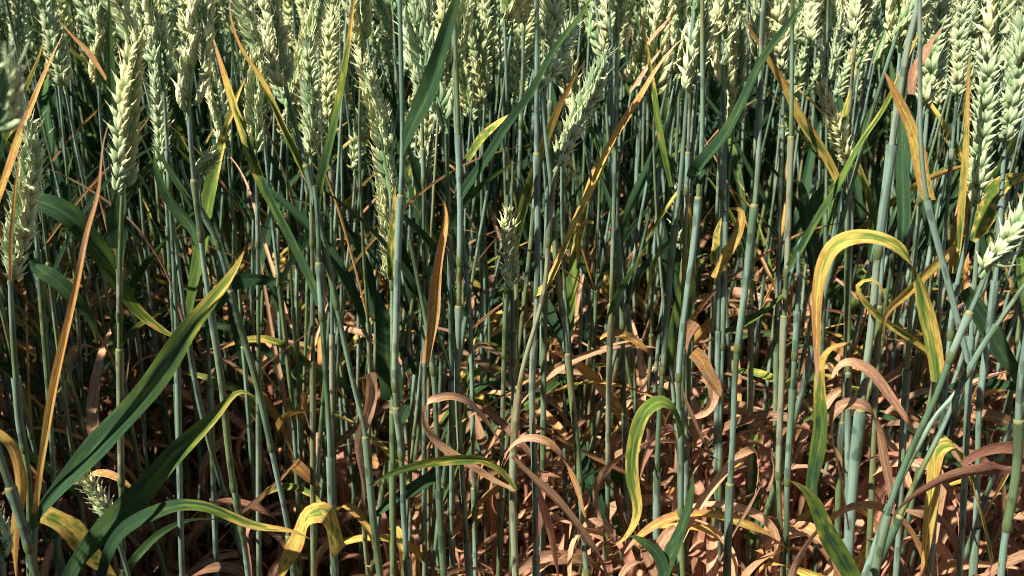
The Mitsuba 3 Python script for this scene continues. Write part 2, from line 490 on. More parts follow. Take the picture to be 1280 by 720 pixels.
blade(p, [(44, 668), (47, 613), (57, 547), (70, 473), (83, 413), (97, 350), (110, 287), (123, 240), (128, 187), (138, 150)], 3.4, (8, 13), (0, 40), d=0.36, fold=0.7, label='rolled leaf turning brown towards its tip')
blade(p, [(50, 648), (83, 602), (113, 570), (150, 528), (190, 478), (228, 420), (260, 381), (284, 351), (305, 314)], 12.5, (0, 6), (30, 20, 0, 20), d=0.36, dd=(0, 0.03), fold=0.3, base=0.3, label='broad dark green leaf with an orange tip')
blade(p, [(48, 640), (77, 655), (110, 687), (150, 728)], 11, (5, 6), (10, 20), d=0.39, base=0.8, label='olive yellow leaf hanging down')
p = hero('thick blue green stalk without a visible ear leaning right in the bottom left corner', 0.33, [(-22, 500), (0, 570), (20, 630), (37, 687), (48, 730)], (680,), scale=1.05)
blade(p, [(-5, 540), (15, 560), (23, 600), (20, 650), (18, 690), (22, 735)], 6, (8, 8), (20, 50), d=0.37, tie=False, curl=0.5)
p = hero('shaded wheat plant at lower left, two broad dark leaves sweeping up to the right', 0.37, [(80, 725), (82, 760)], ())
blade(p, [(80, 735), (113, 682), (143, 652), (173, 618), (207, 577), (240, 546), (273, 515), (300, 490), (318, 496)], 11.5, (0, 5), (10, 0, 10), d=0.37, dd=(0, 0.02), base=0.5)
blade(p, [(125, 735), (137, 690), (157, 661), (187, 643), (227, 631), (253, 633), (287, 646), (320, 658), (353, 662), (388, 674)], 7.5, (0, 9), (35, 30), d=0.36, tie=False, base=0.5)
p = hero('small late green ear leaning left between the two broad leaves at lower left', 0.42, [(142, 664), (152, 690), (165, 735)], (), ear=(88, 572), fat=0.85, scale=0.7, sheath=False)
p = hero('stalk with a green ear cut off by the left edge near the bottom corner', 0.34, [(2, 702), (6, 750)], (), ear=(-16, 628), fat=0.85)
p = hero('shaded stalk behind the big leaf at left, with a long dark drooping leaf ending brown', 0.52, [(40, 200), (46, 300), (60, 480), (75, 735)], (250, 520))
blade(p, [(44, 262), (62, 255), (90, 272), (113, 305), (134, 333), (158, 371), (188, 402), (224, 424)], 13, (0, 7), (10, 30, 10), d=0.50, base=0.5, label='long dark leaf drooping right with a brown tip')
blade(p, [(20, 345), (60, 345), (100, 380), (120, 430)], 10, (0, 2), (20, 30), d=0.5, base=0.5)
p = hero('wheat plant with a tall plump pale green ear standing upright at the upper left', 0.46, [(153, 242), (150, 330), (150, 480), (155, 735)], (400, 600), ear=(170, 36), roll=1.2, fat=1.1)
blade(p, [(148, 310), (145, 285), (146, 240)], 9, (0, 1), (10, 0), d=0.48, tie=False, base=1.0)
blade(p, [(150, 380), (142, 140), (138, 67), (136, -10)], 8, (0, 3), (70, 10, 5), d=0.5, tie=False, label='upright green leaf with a yellow edge')
p = hero('wheat plant at upper left, its bright plump ear cut by the top edge', 0.44, [(236, 140), (240, 200), (250, 290), (262, 380), (277, 480), (290, 597), (303, 665), (312, 735)], (300, 608, 664), ear=(251, -32), roll=0.3, fat=1.15)
blade(p, [(250, 300), (230, 270), (205, 235), (193, 185)], 7, (0, 0), (30, 50), d=0.45, fold=0.5)
p = hero('dark shaded stalk at left leaning right downwards, with a collar at mid height', 0.47, [(225, 200), (250, 262), (268, 295), (290, 373), (318, 468), (343, 580), (358, 650), (370, 735)], (304, 560))
blade(p, [(262, 300), (240, 250), (215, 215), (190, 180)], 6, (0, 1), (20, 50), d=0.48, fold=0.5)
blade(p, [(345, 352), (300, 352), (270, 380), (258, 420)], 9, (0, 1), (20, 20), d=0.53, tie=False)
for b, tp, dd, f, lab in [((205, 112), (184, -22), 0.52, 1.0, 'wheat plant with a top edge ear between the two plumpest upper left ears'),
                          ((206, 216), (194, 82), 0.56, 0.95, 'wheat plant with a dim ear just right of the tall plump ear'),
                          ((248, 214), (279, 181), 0.58, 0.8, 'wheat plant with a short ear leaning right below the bright upper left ear')]:
    hero(lab, dd, [b, (b[0] + 5, b[1] + 90), (b[0] + 14, b[1] + 260), (b[0] + 22, 700)], (b[1] + 120,), ear=tp, fat=f, scale=0.9)

# ---- centre left: the pair of crossing stalks
p = hero('front centre left stalk with a knee at mid height and a long orange tipped leaf', 0.44, [(393, 232), (397, 272), (399, 330), (402, 388), (408, 480), (412, 547), (415, 640), (420, 735)], (388,), scale=1.02)
blade(p, [(402, 386), (388, 345), (360, 285), (330, 222), (307, 165), (293, 130), (277, 82), (264, 40)], 7.0, (1, 12), (50, 45, 30), d=0.44, dd=(0, 0.03), fold=0.8, base=0.9, label='folded leaf with an orange brown tip')
blade(p, [(424, 690), (414, 655), (404, 641), (388, 642), (373, 670), (358, 703), (346, 735)], 11, (5, 8), W=[(-0.6, -0.8, 0), (-0.1, -0.8, -0.5), (0.5, -0.6, -0.3), (0.97, -0.1, -0.25), (0.97, -0.1, -0.25)], d=0.38, tie=False, base=0.8, fold=0.1, label='yellow leaf with a green midrib arched over near the bottom')
p = hero('front stalk at centre left, a forked collar below its ear at the top edge', 0.46, [(357, 108), (372, 167), (387, 225), (398, 272), (420, 378), (442, 480), (457, 547), (463, 613), (477, 735)], (268, 386), ear=(334, -38), roll=0.8, fat=1.05)
blade(p, [(398, 270), (404, 232), (423, 135), (436, 57), (444, -12)], 6.0, (1, 10), (40, 55, 30), d=0.45, fold=0.7, base=0.9, label='upright leaf turning orange at the top')
blade(p, [(398, 266), (385, 218), (352, 150), (328, 100), (302, 60), (288, -5)], 4.5, (2, 13), (40, 40), d=0.48, fold=0.6, label='thin leaf with a brown tip')
for b, tp, dd, f, lab in [((388, 196), (385, 40), 0.55, 1.05, 'wheat plant with a pale ear in the cluster left of the orange topped leaf'),
                          ((412, 150), (416, 2), 0.60, 1.0, 'wheat plant with a pale ear half hidden behind the orange topped leaf'),
                          ((488, 240), (452, 68), 0.50, 1.0, 'wheat plant with a shaded brownish ear leaning left beside the front centre stalk'),
                          ((487, 352), (473, 205), 0.56, 0.95, 'wheat plant with a lower green ear just left of the front centre stalk'),
                          ((527, 122), (515, -10), 0.60, 1.05, 'wheat plant with a pale ear right behind the top of the front centre stalk'),
                          ((320, 190), (322, 60), 0.58, 1.0, 'wheat plant with an ear behind the long orange tipped leaves at upper left')]:
    hero(lab, dd, [b, (b[0] + 2, b[1] + 90), (b[0] + 3, b[1] + 240), (b[0] + 4, 715)], (b[1] + 110,), ear=tp, fat=f, scale=0.92)

# ---- centre
p = hero('tall front stalk at centre left, a broad dark leaf rising right from its collar', 0.44,
         [(500, 14), (502, 100), (503, 192), (498, 300), (495, 420), (494, 488), (502, 573), (504, 630), (512, 735)], (486, 574), ear='up', scale=1.0)
blade(p, [(503, 194), (513, 165), (533, 120), (553, 65), (566, 18), (578, -30)], 10.5, (0, 1), (55, 30, 15), d=0.44, dd=(0, -0.02), fold=0.6, base=0.5, label='broad dark green flag leaf')
blade(p, [(489, 350), (491, 290), (494, 232)], 5, (4, 8), (10, 20), d=0.48, tie=False, label='yellow striped leaf')
blade(p, [(489, 500), (485, 440), (477, 395), (472, 362)], 15, (0, 0), (5, 10), d=0.52, tie=False, base=0.9, fold=0.1)
p = hero('thin dark stalk between the front centre stalk and the bent brown strip', 0.46, [(512, 300), (527, 373), (541, 460), (545, 520), (550, 640), (556, 735)], (458,), scale=0.95)
blade(p, [(533, 455), (543, 387), (550, 330), (554, 305), (558, 268), (543, 236)], 7, (9, 9), (40, 10, 60), d=0.45, tie=False, curl=0.6, label='brown dry leaf standing along the stalk')
p = hero('straight blue stalk rising to the top edge at centre, right of the brown strip', 0.47, [(569, 50), (573, 160), (575, 240), (574, 360), (572, 480), (578, 600), (588, 735)], (330, 560), ear='up')
blade(p, [(578, 250), (592, 222), (611, 196), (640, 152), (662, 124), (692, 66), (728, 16), (744, -14)], 6.5, (0, 3), (35, 50, 40), d=0.43, dd=(0.04, 0), fold=0.7, base=0.8, label='long narrow dark leaf slanting up to the right')
blade(p, [(584, 200), (594, 184), (608, 167), (639, 142)], 5.5, (3, 8), (15, 40), d=0.5, tie=False)
p = hero('stalk pair member left of the slanting yellow leaf, with a pale collar', 0.47, [(671, 60), (671, 200), (672, 307), (671, 367), (667, 440), (665, 500), (668, 580), (670, 735)], (372, 590), ear='up')
blade(p, [(675, 368), (684, 355), (703, 317), (723, 273), (740, 240), (767, 173), (800, 120), (820, 87), (856, 46)], 5.0, (6, 13), (30, 50, 20, 40), d=0.46, dd=(0, 0.02), fold=0.5, base=0.9, label='narrow leaf, yellow then orange, slanting up right')
p = hero('stalk right of the pale collared one at centre, with a node just below mid height', 0.48, [(676, 110), (683, 180), (690, 245), (700, 372), (703, 390), (713, 480), (722, 563), (727, 640), (735, 735)], (390, 600), ear=(722, 22), ear_d=0.02, fat=1.0, ear_label='bright cream coloured ear')
p = hero('wheat plant with a bluish shaded ear leaning right at the upper centre', 0.46, [(697, 206), (688, 260), (682, 350), (650, 480), (645, 735)], (300,), ear=(766, 55), fat=0.95)
hero('wheat plant with a small green ear at mid height in the centre of the photo', 0.53, [(640, 362), (642, 450), (640, 600), (640, 700)], (450,), ear=(633, 250), fat=0.85, scale=0.9)
hero('wheat plant with a small bluish ear low behind the stalks right of centre', 0.55, [(854, 312), (856, 420), (858, 600), (858, 690)], (430,), ear=(849, 215), fat=0.95, scale=0.9)
hero('thin stalk behind the slanting yellow leaf right of centre', 0.58, [(764, 100), (770, 267), (777, 373), (778, 407), (782, 560), (785, 690)], (405,), ear='up')
hero('dark banded stalk just left of the yellow arched leaf plant', 0.50, [(858, 130), (850, 230), (843, 290), (837, 350), (830, 440), (824, 520), (820, 735)], (460,), ear='up')
p = hero('stalk carrying a yellow and green arched leaf near the bottom right of centre', 0.47, [(878, 50), (877, 187), (867, 307), (857, 380), (852, 420), (848, 480), (850, 540), (851, 640), (854, 735)], (470, 645), ear='up')
blade(p, [(851, 545), (847, 527), (838, 508), (826, 502), (810, 510), (797, 534), (791, 567), (793, 607), (797, 635), (783, 670), (763, 684), (748, 680)], 8.6, (2, 8), W=[(-0.6, -0.8, 0), (0.2, -0.75, -0.5), (0.85, -0.35, 0), (0.85, -0.3, 0), (0.6, -0.6, 0.5), (0.3, -0.6, 0.7)], d=0.44, base=0.8, fold=0.15, label='yellow and green striped arched leaf')
blade(p, [(828, 745), (836, 700), (848, 670), (862, 632), (866, 588)], 9, (0, 0), (30, 50), d=0.42, tie=False, base=0.6)
blade(p, [(838, 735), (824, 697), (807, 678), (786, 669)], 8, (0, 2), (35, 20), d=0.42, tie=False, base=0.6)
blade(p, [(858, 304), (842, 302), (823, 317), (813, 347), (804, 385)], 4, (3, 8), (60, 20), d=0.52, tie=False)
blade(p, [(868, 225), (880, 205), (907, 167), (960, 67), (984, 34), (1012, -14)], 7.5, (0, 1), (40, 50, 35), d=0.42, dd=(0.03, 0), fold=0.7, base=0.8, label='long straight green leaf slanting up right to the top edge')
for b, tp, dd, f, lab in [((862, 114), (881, -14), 0.50, 1.1, 'wheat plant with a plump pale ear cut by the top edge right of centre'),
                          ((906, 112), (910, -18), 0.54, 1.1, 'wheat plant with a shaded ear right beside the plump pale ear right of centre'),
                          ((948, 78), (960, -30), 0.56, 1.1, 'wheat plant with an ear at the top edge above the long straight green leaf'),
                          ((980, 88), (974, -30), 0.56, 1.1, 'wheat plant with a top edge ear right of the long straight green leaf'),
                          ((690, 56), (694, -50), 0.56, 1.1, 'wheat plant with an ear at the top edge left of the cream coloured ear'),
                          ((655, 28), (656, -80), 0.58, 1.1, 'wheat plant with an ear at the top edge above the slanting dark leaf')]:
    hero(lab, dd, [b, (b[0] - 3, b[1] + 100), (b[0] - 8, b[1] + 260), (b[0] - 12, 700)], (b[1] + 130,), ear=tp, fat=f, scale=0.95)
p = hero('thick stalk right of centre leaning left as it goes down', 0.44, [(950, 120), (945, 240), (939, 290), (930, 373), (920, 453), (917, 520), (912, 620), (908, 735)], (440,), ear='up', scale=1.05)
blade(p, [(893, 348), (910, 317), (922, 290), (926, 264), (905, 262)], 7, (7, 7), (20, 10), d=0.52, tie=False, label='yellow brown leaf')
blade(p, [(892, 330), (895, 300), (902, 272)], 5, (5, 6), (20, 10), d=0.53, tie=False)
blade(p, [(890, 420), (930, 405), (965, 380), (985, 362)], 6, (2, 3), (30, 40), d=0.55, tie=False)
blade(p, [(840, 233), (827, 167), (810, 67), (798, 0)], 4.2, (2, 11), (30, 50), d=0.5, tie=False, fold=0.5, label='leaf with a brown upper end')
hero('pale green stalk with a node at mid height behind the leaning thick stalk', 0.54, [(905, 150), (906, 260), (905, 350), (903, 427), (900, 520), (898, 700)], (427,), ear='up')

# ---- right
p = hero('slender blue stalk right of centre, a thin yellow ended leaf branching up right', 0.49, [(990, 60), (989, 160), (986, 260), (983, 347), (979, 420), (977, 480), (973, 593), (976, 663), (981, 735)], (347, 592), ear='up', scale=0.98)
blade(p, [(984, 346), (1000, 317), (1027, 267), (1043, 240), (1077, 177), (1107, 133), (1130, 84), (1158, 22)], 4.6, (1, 8), (30, 45, 30), d=0.47, dd=(0.02, -0.02), fold=0.6, base=0.95, label='thin leaf turning yellow')
blade(p, [(1047, 224), (1027, 187), (1003, 150), (987, 117), (963, 76), (926, 15)], 6.2, (5, 11), (25, 30, 60), d=0.5, tie=False, label='orange and yellow leaf slanting down right')
p = hero('green stalk close beside the slender blue one, with a swollen node below mid height', 0.48, [(998, 315), (997, 380), (993, 450), (990, 500), (985, 580), (983, 735)], (449, 600))
p = hero('wheat plant with a slim green ear leaning left at the upper right', 0.52, [(1060, 212), (1064, 280), (1062, 350), (1060, 480), (1058, 720)], (300,), ear=(1024, 94), fat=0.85, scale=0.9)
p = hero('thin blue stalk behind the big arched leaf', 0.54, [(1070, 45), (1063, 130), (1060, 240), (1058, 397), (1056, 460), (1050, 560), (1046, 715)], (397,), ear=(1078, -60), fat=1.1)
p = hero('thick grey green stalk with a pale collar, running behind the hooped yellow leaf', 0.44, [(1150, -5), (1127, 100), (1107, 240), (1097, 318), (1091, 390), (1080, 480), (1066, 600), (1058, 735)], (322,), scale=1.4, sheath=True)
blade(p, [(1062, 660), (1053, 603), (1042, 548), (1043, 517), (1057, 505), (1077, 506), (1094, 530), (1104, 570), (1113, 613), (1114, 668)], 7.5, (12, 12), W=[(0.3, 0.9, 0), (0.2, 0.9, 0.2), (0, 0.75, 0.65), (-0.7, 0.5, 0.2), (-0.8, 0.5, 0)], d=0.40, tie=False, base=0.4, curl=0.4, label='tan dry leaf arched over')
p = hero('wheat plant at right with a yellow and orange leaf arching over in a hoop', 0.405, [(1150, 60), (1157, 240), (1173, 307), (1190, 373), (1207, 440), (1210, 463), (1196, 490), (1170, 520), (1147, 560), (1120, 612), (1095, 680), (1075, 735)], (463,), ear='up', scale=0.86)
blade(p, [(1172, 478), (1166, 427), (1147, 353), (1133, 318), (1105, 299), (1077, 295), (1045, 306), (1028, 337), (1022, 373), (1021, 427), (1021, 486)], 8.2, (4, 13), W=[(0.8, -0.5, 0), (0.6, -0.6, -0.2), (0.0, -0.72, -0.7), (0.7, -0.45, -0.2), (0.97, -0.1, -0.25), (0.97, -0.1, -0.25)], d=0.385, dd=(0.0, 0.0), tie=False, base=0.8, fold=0.12, label='hooped leaf, green at its foot, yellow on top, orange at its hanging tip')
blade(p, [(1012, 622), (1020, 574), (1026, 530), (1026, 480), (1034, 440), (1060, 430), (1075, 445)], 7.6, (1, 12), (15, 30, 50), d=0.40, tie=False, base=0.8, label='upright leaf, green below and orange above')
p = hero('bent stalk entering from the right edge and crossing down left in a straight diagonal', 0.40, [(1310, 310), (1280, 357), (1250, 400), (1207, 470), (1177, 537), (1147, 597), (1117, 663), (1080, 740)], (468,), scale=0.86)
p = hero('wheat plant with a large plump ear leaning into the right edge at mid height', 0.37, [(1233, 338), (1226, 358), (1210, 395), (1190, 442), (1172, 490), (1140, 560), (1110, 640), (1090, 735)], (440,), ear=(1318, 228), fat=0.88, roll=0.4)
p = hero('wheat plant with a long plump ear at upper right beside the thin yellow leaf', 0.43, [(1219, 254), (1207, 307), (1195, 363), (1188, 420), (1180, 500), (1170, 600), (1160, 735)], (420,), ear=(1239, 62), fat=1.12, roll=0.9)
blade(p, [(1193, 342), (1198, 307), (1204, 240), (1208, 167), (1212, 62)], 3.6, (4, 9), (30, 20), d=0.42, tie=False, label='thin yellow upright leaf with an orange tip')
blade(p, [(1213, 300), (1235, 262), (1256, 228), (1290, 222)], 12, (4, 5), (15, 20), d=0.47, tie=False, base=0.5, label='broad yellow green leaf')
blade(p, [(1205, 362), (1238, 415), (1266, 460), (1292, 505)], 11.5, (0, 0), (20, 10), d=0.48, tie=False, base=0.6, label='broad dark green leaf')
p = hero('wheat plant with a plump ear near the right edge, rightmost of the upper ears', 0.43, [(1256, 178), (1252, 240), (1246, 330), (1235, 420), (1224, 510), (1222, 580), (1215, 735)], (300, 512), ear=(1279, 14), fat=1.12, roll=1.4)
p = hero('thick stalk at the right edge in the lower right corner', 0.37, [(1292, 330), (1283, 420), (1275, 480), (1270, 593), (1257, 667), (1250, 735)], (660,), scale=1.1)
blade(p, [(1203, 582), (1223, 567), (1247, 560), (1275, 562), (1285, 574), (1266, 583), (1237, 585), (1193, 594), (1160, 610), (1133, 627), (1115, 647)], 7.0, (14, 13), W=(0.25, 0.35, 0.9), d=0.365, dd=(0.015, 0.02, -0.01), tie=False, base=0.4, curl=0.4, label='salmon brown dry leaf folded back in a loop')
blade(p, [(1240, 705), (1232, 670), (1216, 612), (1202, 572), (1189, 556), (1176, 558), (1167, 585), (1163, 630), (1158, 680), (1150, 735)], 9.5, (5, 9), W=[(-0.6, -0.8, 0), (-0.1, -0.8, -0.5), (0.5, -0.6, -0.3), (0.85, -0.35, 0), (0.85, -0.35, 0)], d=0.42, tie=False, base=0.9, fold=0.12, label='yellow leaf folded over, its right limb dark green')
for b, tp, dd, f, lab in [((1125, 64), (1129, -60), 0.52, 1.1, 'wheat plant with an ear at the top edge right of the thin yellowing leaf'),
                          ((1160, 132), (1181, -14), 0.46, 1.12, 'wheat plant with a broad bright ear at the upper right behind two brown leaf ends'),
                          ((1240, 95), (1252, -50), 0.50, 1.1, 'wheat plant with an ear above the long plump ear at the upper right'),
                          ((1196, 120), (1203, -20), 0.60, 1.0, 'wheat plant with a shaded ear behind the thin yellow upright leaf')]:
    hero(lab, dd, [b, (b[0] - 8, b[1] + 90), (b[0] - 22, b[1] + 260), (b[0] - 40, 710)], (b[1] + 120,), ear=tp, fat=f, scale=0.95)
p = list(HERO)[-3]
blade(p, [(1140, 118), (1145, 92), (1160, 62), (1181, 32)], 6, (13, 13), (30, 60), d=0.43, tie=False, curl=0.6, label='brown dry leaf end')
blade(p, [(1162, 250), (1151, 205), (1140, 160), (1123, 123), (1105, 88)], 7, (6, 11), (35, 15), d=0.42, tie=False, base=0.9, label='tan leaf with a broad end')
p = hero('wheat plant at the bottom right with a bright green pointed leaf edged in yellow', 0.33, [(1085, 760), (1085, 780)], ())
blade(p, [(1080, 752), (1063, 718), (1044, 680), (1028, 650), (1013, 620), (988, 601)], 9.5, (2, 5), (15, 25), d=0.34, tie=False, base=0.9, label='bright green leaf with a yellow edge')
p = list(HERO)[-1]
blade(p, [(1162, 442), (1140, 423), (1103, 397), (1078, 371), (1073, 357), (1087, 350), (1103, 363), (1108, 383)], 4.5, (5, 7), (30, 50), d=0.43, tie=False, curl=0.5)
blade(p, [(1195, 308), (1160, 340), (1137, 362), (1109, 388), (1107, 425)], 6, (6, 11), (30, 50), d=0.42, tie=False, curl=0.4)

# ---- dry leaves hanging among the stalks
dry('tan dry leaf curled into an open loop at the lower centre', [(645, 612), (613, 597), (587, 580), (560, 563), (541, 544), (532, 523), (537, 503), (557, 495), (580, 500), (600, 517), (617, 540), (629, 560)], 5.5, (12, 12), W=(0.45, 0.75, 0.5), d=0.45, dd=(0.0, -0.01, 0.02))
dry('green leaf with a pointed end lying nearly level at the lower centre', [(645, 612), (622, 584), (598, 572), (567, 572), (527, 580), (487, 593), (459, 608)], 6.2, (4, 1), (45, 25), d=0.42, curl=0.1, fold=0.4, ripple=0.02)
dry('brown dry leaf hanging straight down beside the second front stalk at centre left', [(463, 466), (460, 513), (449, 557), (452, 590), (455, 632)], 6.5, (12, 14), (10, 40), d=0.46, base=0.9)
dry('tan leaf arching right from below the open loop', [(627, 582), (640, 558), (657, 548), (677, 550), (693, 563), (713, 590), (727, 633), (735, 660)], 6.0, (12, 8), W=[(0.3, 0.8, 0), (0, 0.75, 0.65), (-0.7, 0.5, 0.2), (-0.8, 0.5, 0)], d=0.45)
dry('long tan leaf sloping down right to the bottom edge at centre', [(640, 570), (673, 603), (697, 627), (723, 657), (747, 693), (762, 735)], 5.5, (12, 12), (15, 45), d=0.44)
dry('pink brown strip hanging left of the sloping tan leaf', [(668, 600), (680, 640), (692, 690), (700, 740)], 6, (15, 14), (20, 60), d=0.47)
dry('small tan curl at the bottom, left of the arched leaf tip', [(728, 660), (741, 652), (755, 657), (768, 680)], 6, (13, 13), W=(0.4, 0.6, 0.7), d=0.46)
dry('yellowish tan leaf bowed level behind the centre right stalks', [(750, 424), (762, 417), (777, 418), (798, 430), (822, 453)], 6, (9, 12), W=(0.3, 0.6, 0.7), d=0.54)
dry('tan leaf hanging against the arched leaf stalk at mid height', [(868, 402), (854, 427), (847, 453), (851, 490)], 8, (11, 12), (10, 40), d=0.50, base=0.9)
dry('broad tan leaf folded right of the arched leaf stalk', [(866, 440), (880, 455), (892, 478), (905, 500)], 9, (11, 12), (5, 20), d=0.49, base=0.9)
dry('tan drooping leaf with a blunt tip low behind the arched leaf', [(880, 470), (892, 487), (882, 515), (858, 522)], 7, (12, 12), (5, 20), d=0.50, base=0.9)
dry('small yellow tan bent leaf behind the slanting yellow leaf', [(742, 278), (727, 279), (721, 307), (724, 330)], 7, (7, 10), W=(0.5, 0.5, 0.6), d=0.56)
dry('narrow tan straw sloping down right beside the arched leaf stalk', [(852, 485), (870, 533), (892, 572)], 3, (12, 12), (20, 40), d=0.46)
dry('pale straw leaning right at the bottom right of centre', [(900, 700), (933, 640), (962, 590)], 2.6, (12, 12), (20, 40), d=0.46, curl=1.2)
dry('pinkish leaf curving up from the lower right of the hooped leaf', [(1040, 472), (1060, 453), (1083, 463), (1103, 484), (1122, 508), (1146, 548)], 6.5, (13, 14), (35, 15), d=0.43)
dry('orange leaf arched in the shade at lower left', [(108, 600), (120, 592), (137, 593), (157, 603), (170, 622)], 4.5, (10, 11), W=(0.4, 0.6, 0.7), d=0.47)
dry('brown strip crossing behind the thick right stalk near the top', [(787, 116), (812, 82), (834, 52)], 3.5, (13, 12), (40, 50), d=0.52)
dry('thin brown strip slanting at the top edge right of centre', [(808, 56), (832, 30), (860, -2)], 3.5, (12, 11), (40, 50), d=0.52)
dry('orange brown strip leaning at the top left behind the ears', [(133, 100), (113, 68), (92, 45), (72, 24)], 4, (10, 11), (30, 50), d=0.56)


# ------------------------------------------------------------------ the rest of the stand
def grown_leaf(base, az, L, w, sen, lift, droop, twist, curl, fold, ripple, r, across=5, n=20, hang=None):
    """a leaf that leaves its stem at base, rises at the angle lift and bends down along its length"""
    t = np.linspace(0, 1, n)
    el = lift - droop * t ** 1.5 if hang is None else lift - (lift + 1.45) * np.clip(t / hang, 0, 1) ** 1.3 - 0.12 * np.sin(t * 9 + twist)
    a = az + twist * 0.5 * np.sin(t * PI * r.uniform(0.6, 1.6)) * t
    step = L / (n - 1)
    D = np.stack([np.cos(el) * np.cos(a), np.cos(el) * np.sin(a), np.sin(el)], 1) * step
    P = base + np.vstack([[0, 0, 0], np.cumsum(D[:-1], 0)])
    tan = tangents(P)
    side = unit(np.cross(tan, [0, 0, 1.0]) + 1e-6)
    side = unit(np.where((side @ [-math.sin(az), math.cos(az), 0])[:, None] < 0, -side, side))
    q = (twist * t)[:, None]
    W = side * np.cos(q) + np.cross(tan, side) * np.sin(q)
    P[:, 2] = np.maximum(P[:, 2], 0.006 + 0.004 * r.random())
    return strip(P, W, w, sen, fold, curl, ripple, across=across, seed=int(r.integers(1, 900)))


def grow(r, height, x=0.0, y=0.0, lean=None, n_leaves=None):
    """the stem path and leaves of one random plant: (P, node indices, [(mesh, kind)])"""
    lean = np.array([0.07 * math.sin(11 * x + 5 * y) + r.normal(0, 0.085), r.normal(0, 0.075)]) if lean is None else lean
    z = np.linspace(-0.015, height, 7)
    wig = r.normal(0, 0.0052, (7, 2)).cumsum(0) * 0.6
    Q = np.stack([x + lean[0] * z + wig[:, 0], y + lean[1] * z + wig[:, 1], z], 1)
    P = curve(Q, 0.014)
    frac = np.array([0.07, 0.19, 0.34, 0.55]) + r.normal(0, 0.012, 4)
    idx = [int(np.argmin(np.abs(P[:, 2] - height * f))) for f in frac]
    leaves = []
    az = r.uniform(0, 2 * PI)
    ends = []
    for k in range(4):
        nxt = idx[k + 1] if k < 3 else len(P) - 1
        ends.append(min(len(P) - 2, idx[k] + int((nxt - idx[k]) * (0.8 if k < 3 else 0.42))))
    for k in range(4):
        b = P[ends[k]]
        az += PI + r.normal(0, 0.45)
        if k == 3:      # flag leaf
            if r.random() < 0.25:
                continue
            sen = [(0, 0), (0, 1), (0, 4), (1, 8), (2, 11)][r.choice(5, p=[0.3, 0.25, 0.2, 0.15, 0.1])]
            leaves.append((grown_leaf(b, az, r.uniform(0.11, 0.19), r.uniform(0.008, 0.012), sen, r.uniform(1.0, 1.4), r.uniform(0.1, 1.1), r.normal(0, 0.8), 0.2, r.uniform(0.3, 0.7), 0.02, r), 'green'))
        elif k == 2:
            sen = [(0, 2), (1, 6), (2, 10), (5, 11), (9, 12), (12, 13)][r.choice(6, p=[0.26, 0.10, 0.08, 0.08, 0.22, 0.26])]
            leaves.append((grown_leaf(b, az, r.uniform(0.12, 0.20), r.uniform(0.007, 0.011), sen, r.uniform(0.7, 1.3), r.uniform(0.9, 2.6), r.normal(0, 1.2), r.uniform(0, 0.6), r.uniform(0.1, 0.4), 0.05, r), 'yellowing'))
        else:
            sen = [(10, 12), (12, 13), (14, 15), (13, 15), (15, 14)][r.integers(5)]
            leaves.append((grown_leaf(b, az, r.uniform(0.10, 0.19), r.uniform(0.006, 0.010), sen, r.uniform(0.0, 1.2), r.uniform(1.5, 4.2), r.normal(0, 2.2), r.uniform(0.3, 1.3), 0.1, 0.14, r, n=24, hang=r.uniform(0.15, 0.6) if r.random() < 0.65 else None), 'dry'))
            if r.random() < 0.5:
                leaves.append((grown_leaf(b - [0, 0, 0.02], az + r.uniform(1, 5), r.uniform(0.08, 0.16), r.uniform(0.005, 0.009), sen, r.uniform(-0.3, 1.0), r.uniform(1.0, 4.5), r.normal(0, 2.5), r.uniform(0.3, 1.3), 0.1, 0.14, r, n=24, hang=r.uniform(0.15, 0.6) if r.random() < 0.65 else None), 'dry'))
    return P, idx, leaves


r = np.random.default_rng(78)
for key, P in HERO.items():
    x = P[len(P) // 2, 0]
    if P[0, 1] < 0.36:
        continue
    for _ in range(int(r.integers(4, 8)) if x > 0.02 else int(r.integers(1, 3))):
        b = P[int(np.argmin(np.abs(P[:, 2] - r.uniform(0.18, 0.43 if x > 0.02 else 0.36))))]
        sen = [(12, 13), (14, 15), (13, 15), (12, 12), (10, 13), (7, 12)][r.integers(6)]
        msh = grown_leaf(b, r.uniform(-PI * 1.1, PI * 0.3), r.uniform(0.09, 0.17), r.uniform(0.005, 0.010), sen, r.uniform(0.2, 1.3), r.uniform(1.6, 5.0), r.normal(0, 2.2), r.uniform(0.2, 1.2), 0.1, 0.14, r, n=26, hang=r.uniform(0.15, 0.6) if r.random() < 0.5 else None)
        part(key, 'leaf', shape(msh, 'leaf_look'), 'dry brown lower leaf')
r = np.random.default_rng(77)
feet = [P[0, :2] for P in HERO.values()]
grid = []


def edge(x):
    """the field's near edge: it comes closer on the left"""
    return 0.56 + 0.12 * min(0, (x + 0.05) / 0.3) * 1.6 + 0.02 * math.sin(9 * x)


def spot(x0, x1, y0, y1, gap, others):
    for _ in range(60):
        p = np.array([r.uniform(x0, x1), r.uniform(y0, y1)])
        if all((p[0] - q[0]) ** 2 + (p[1] - q[1]) ** 2 > gap * gap for q in others):
            return p
    return None


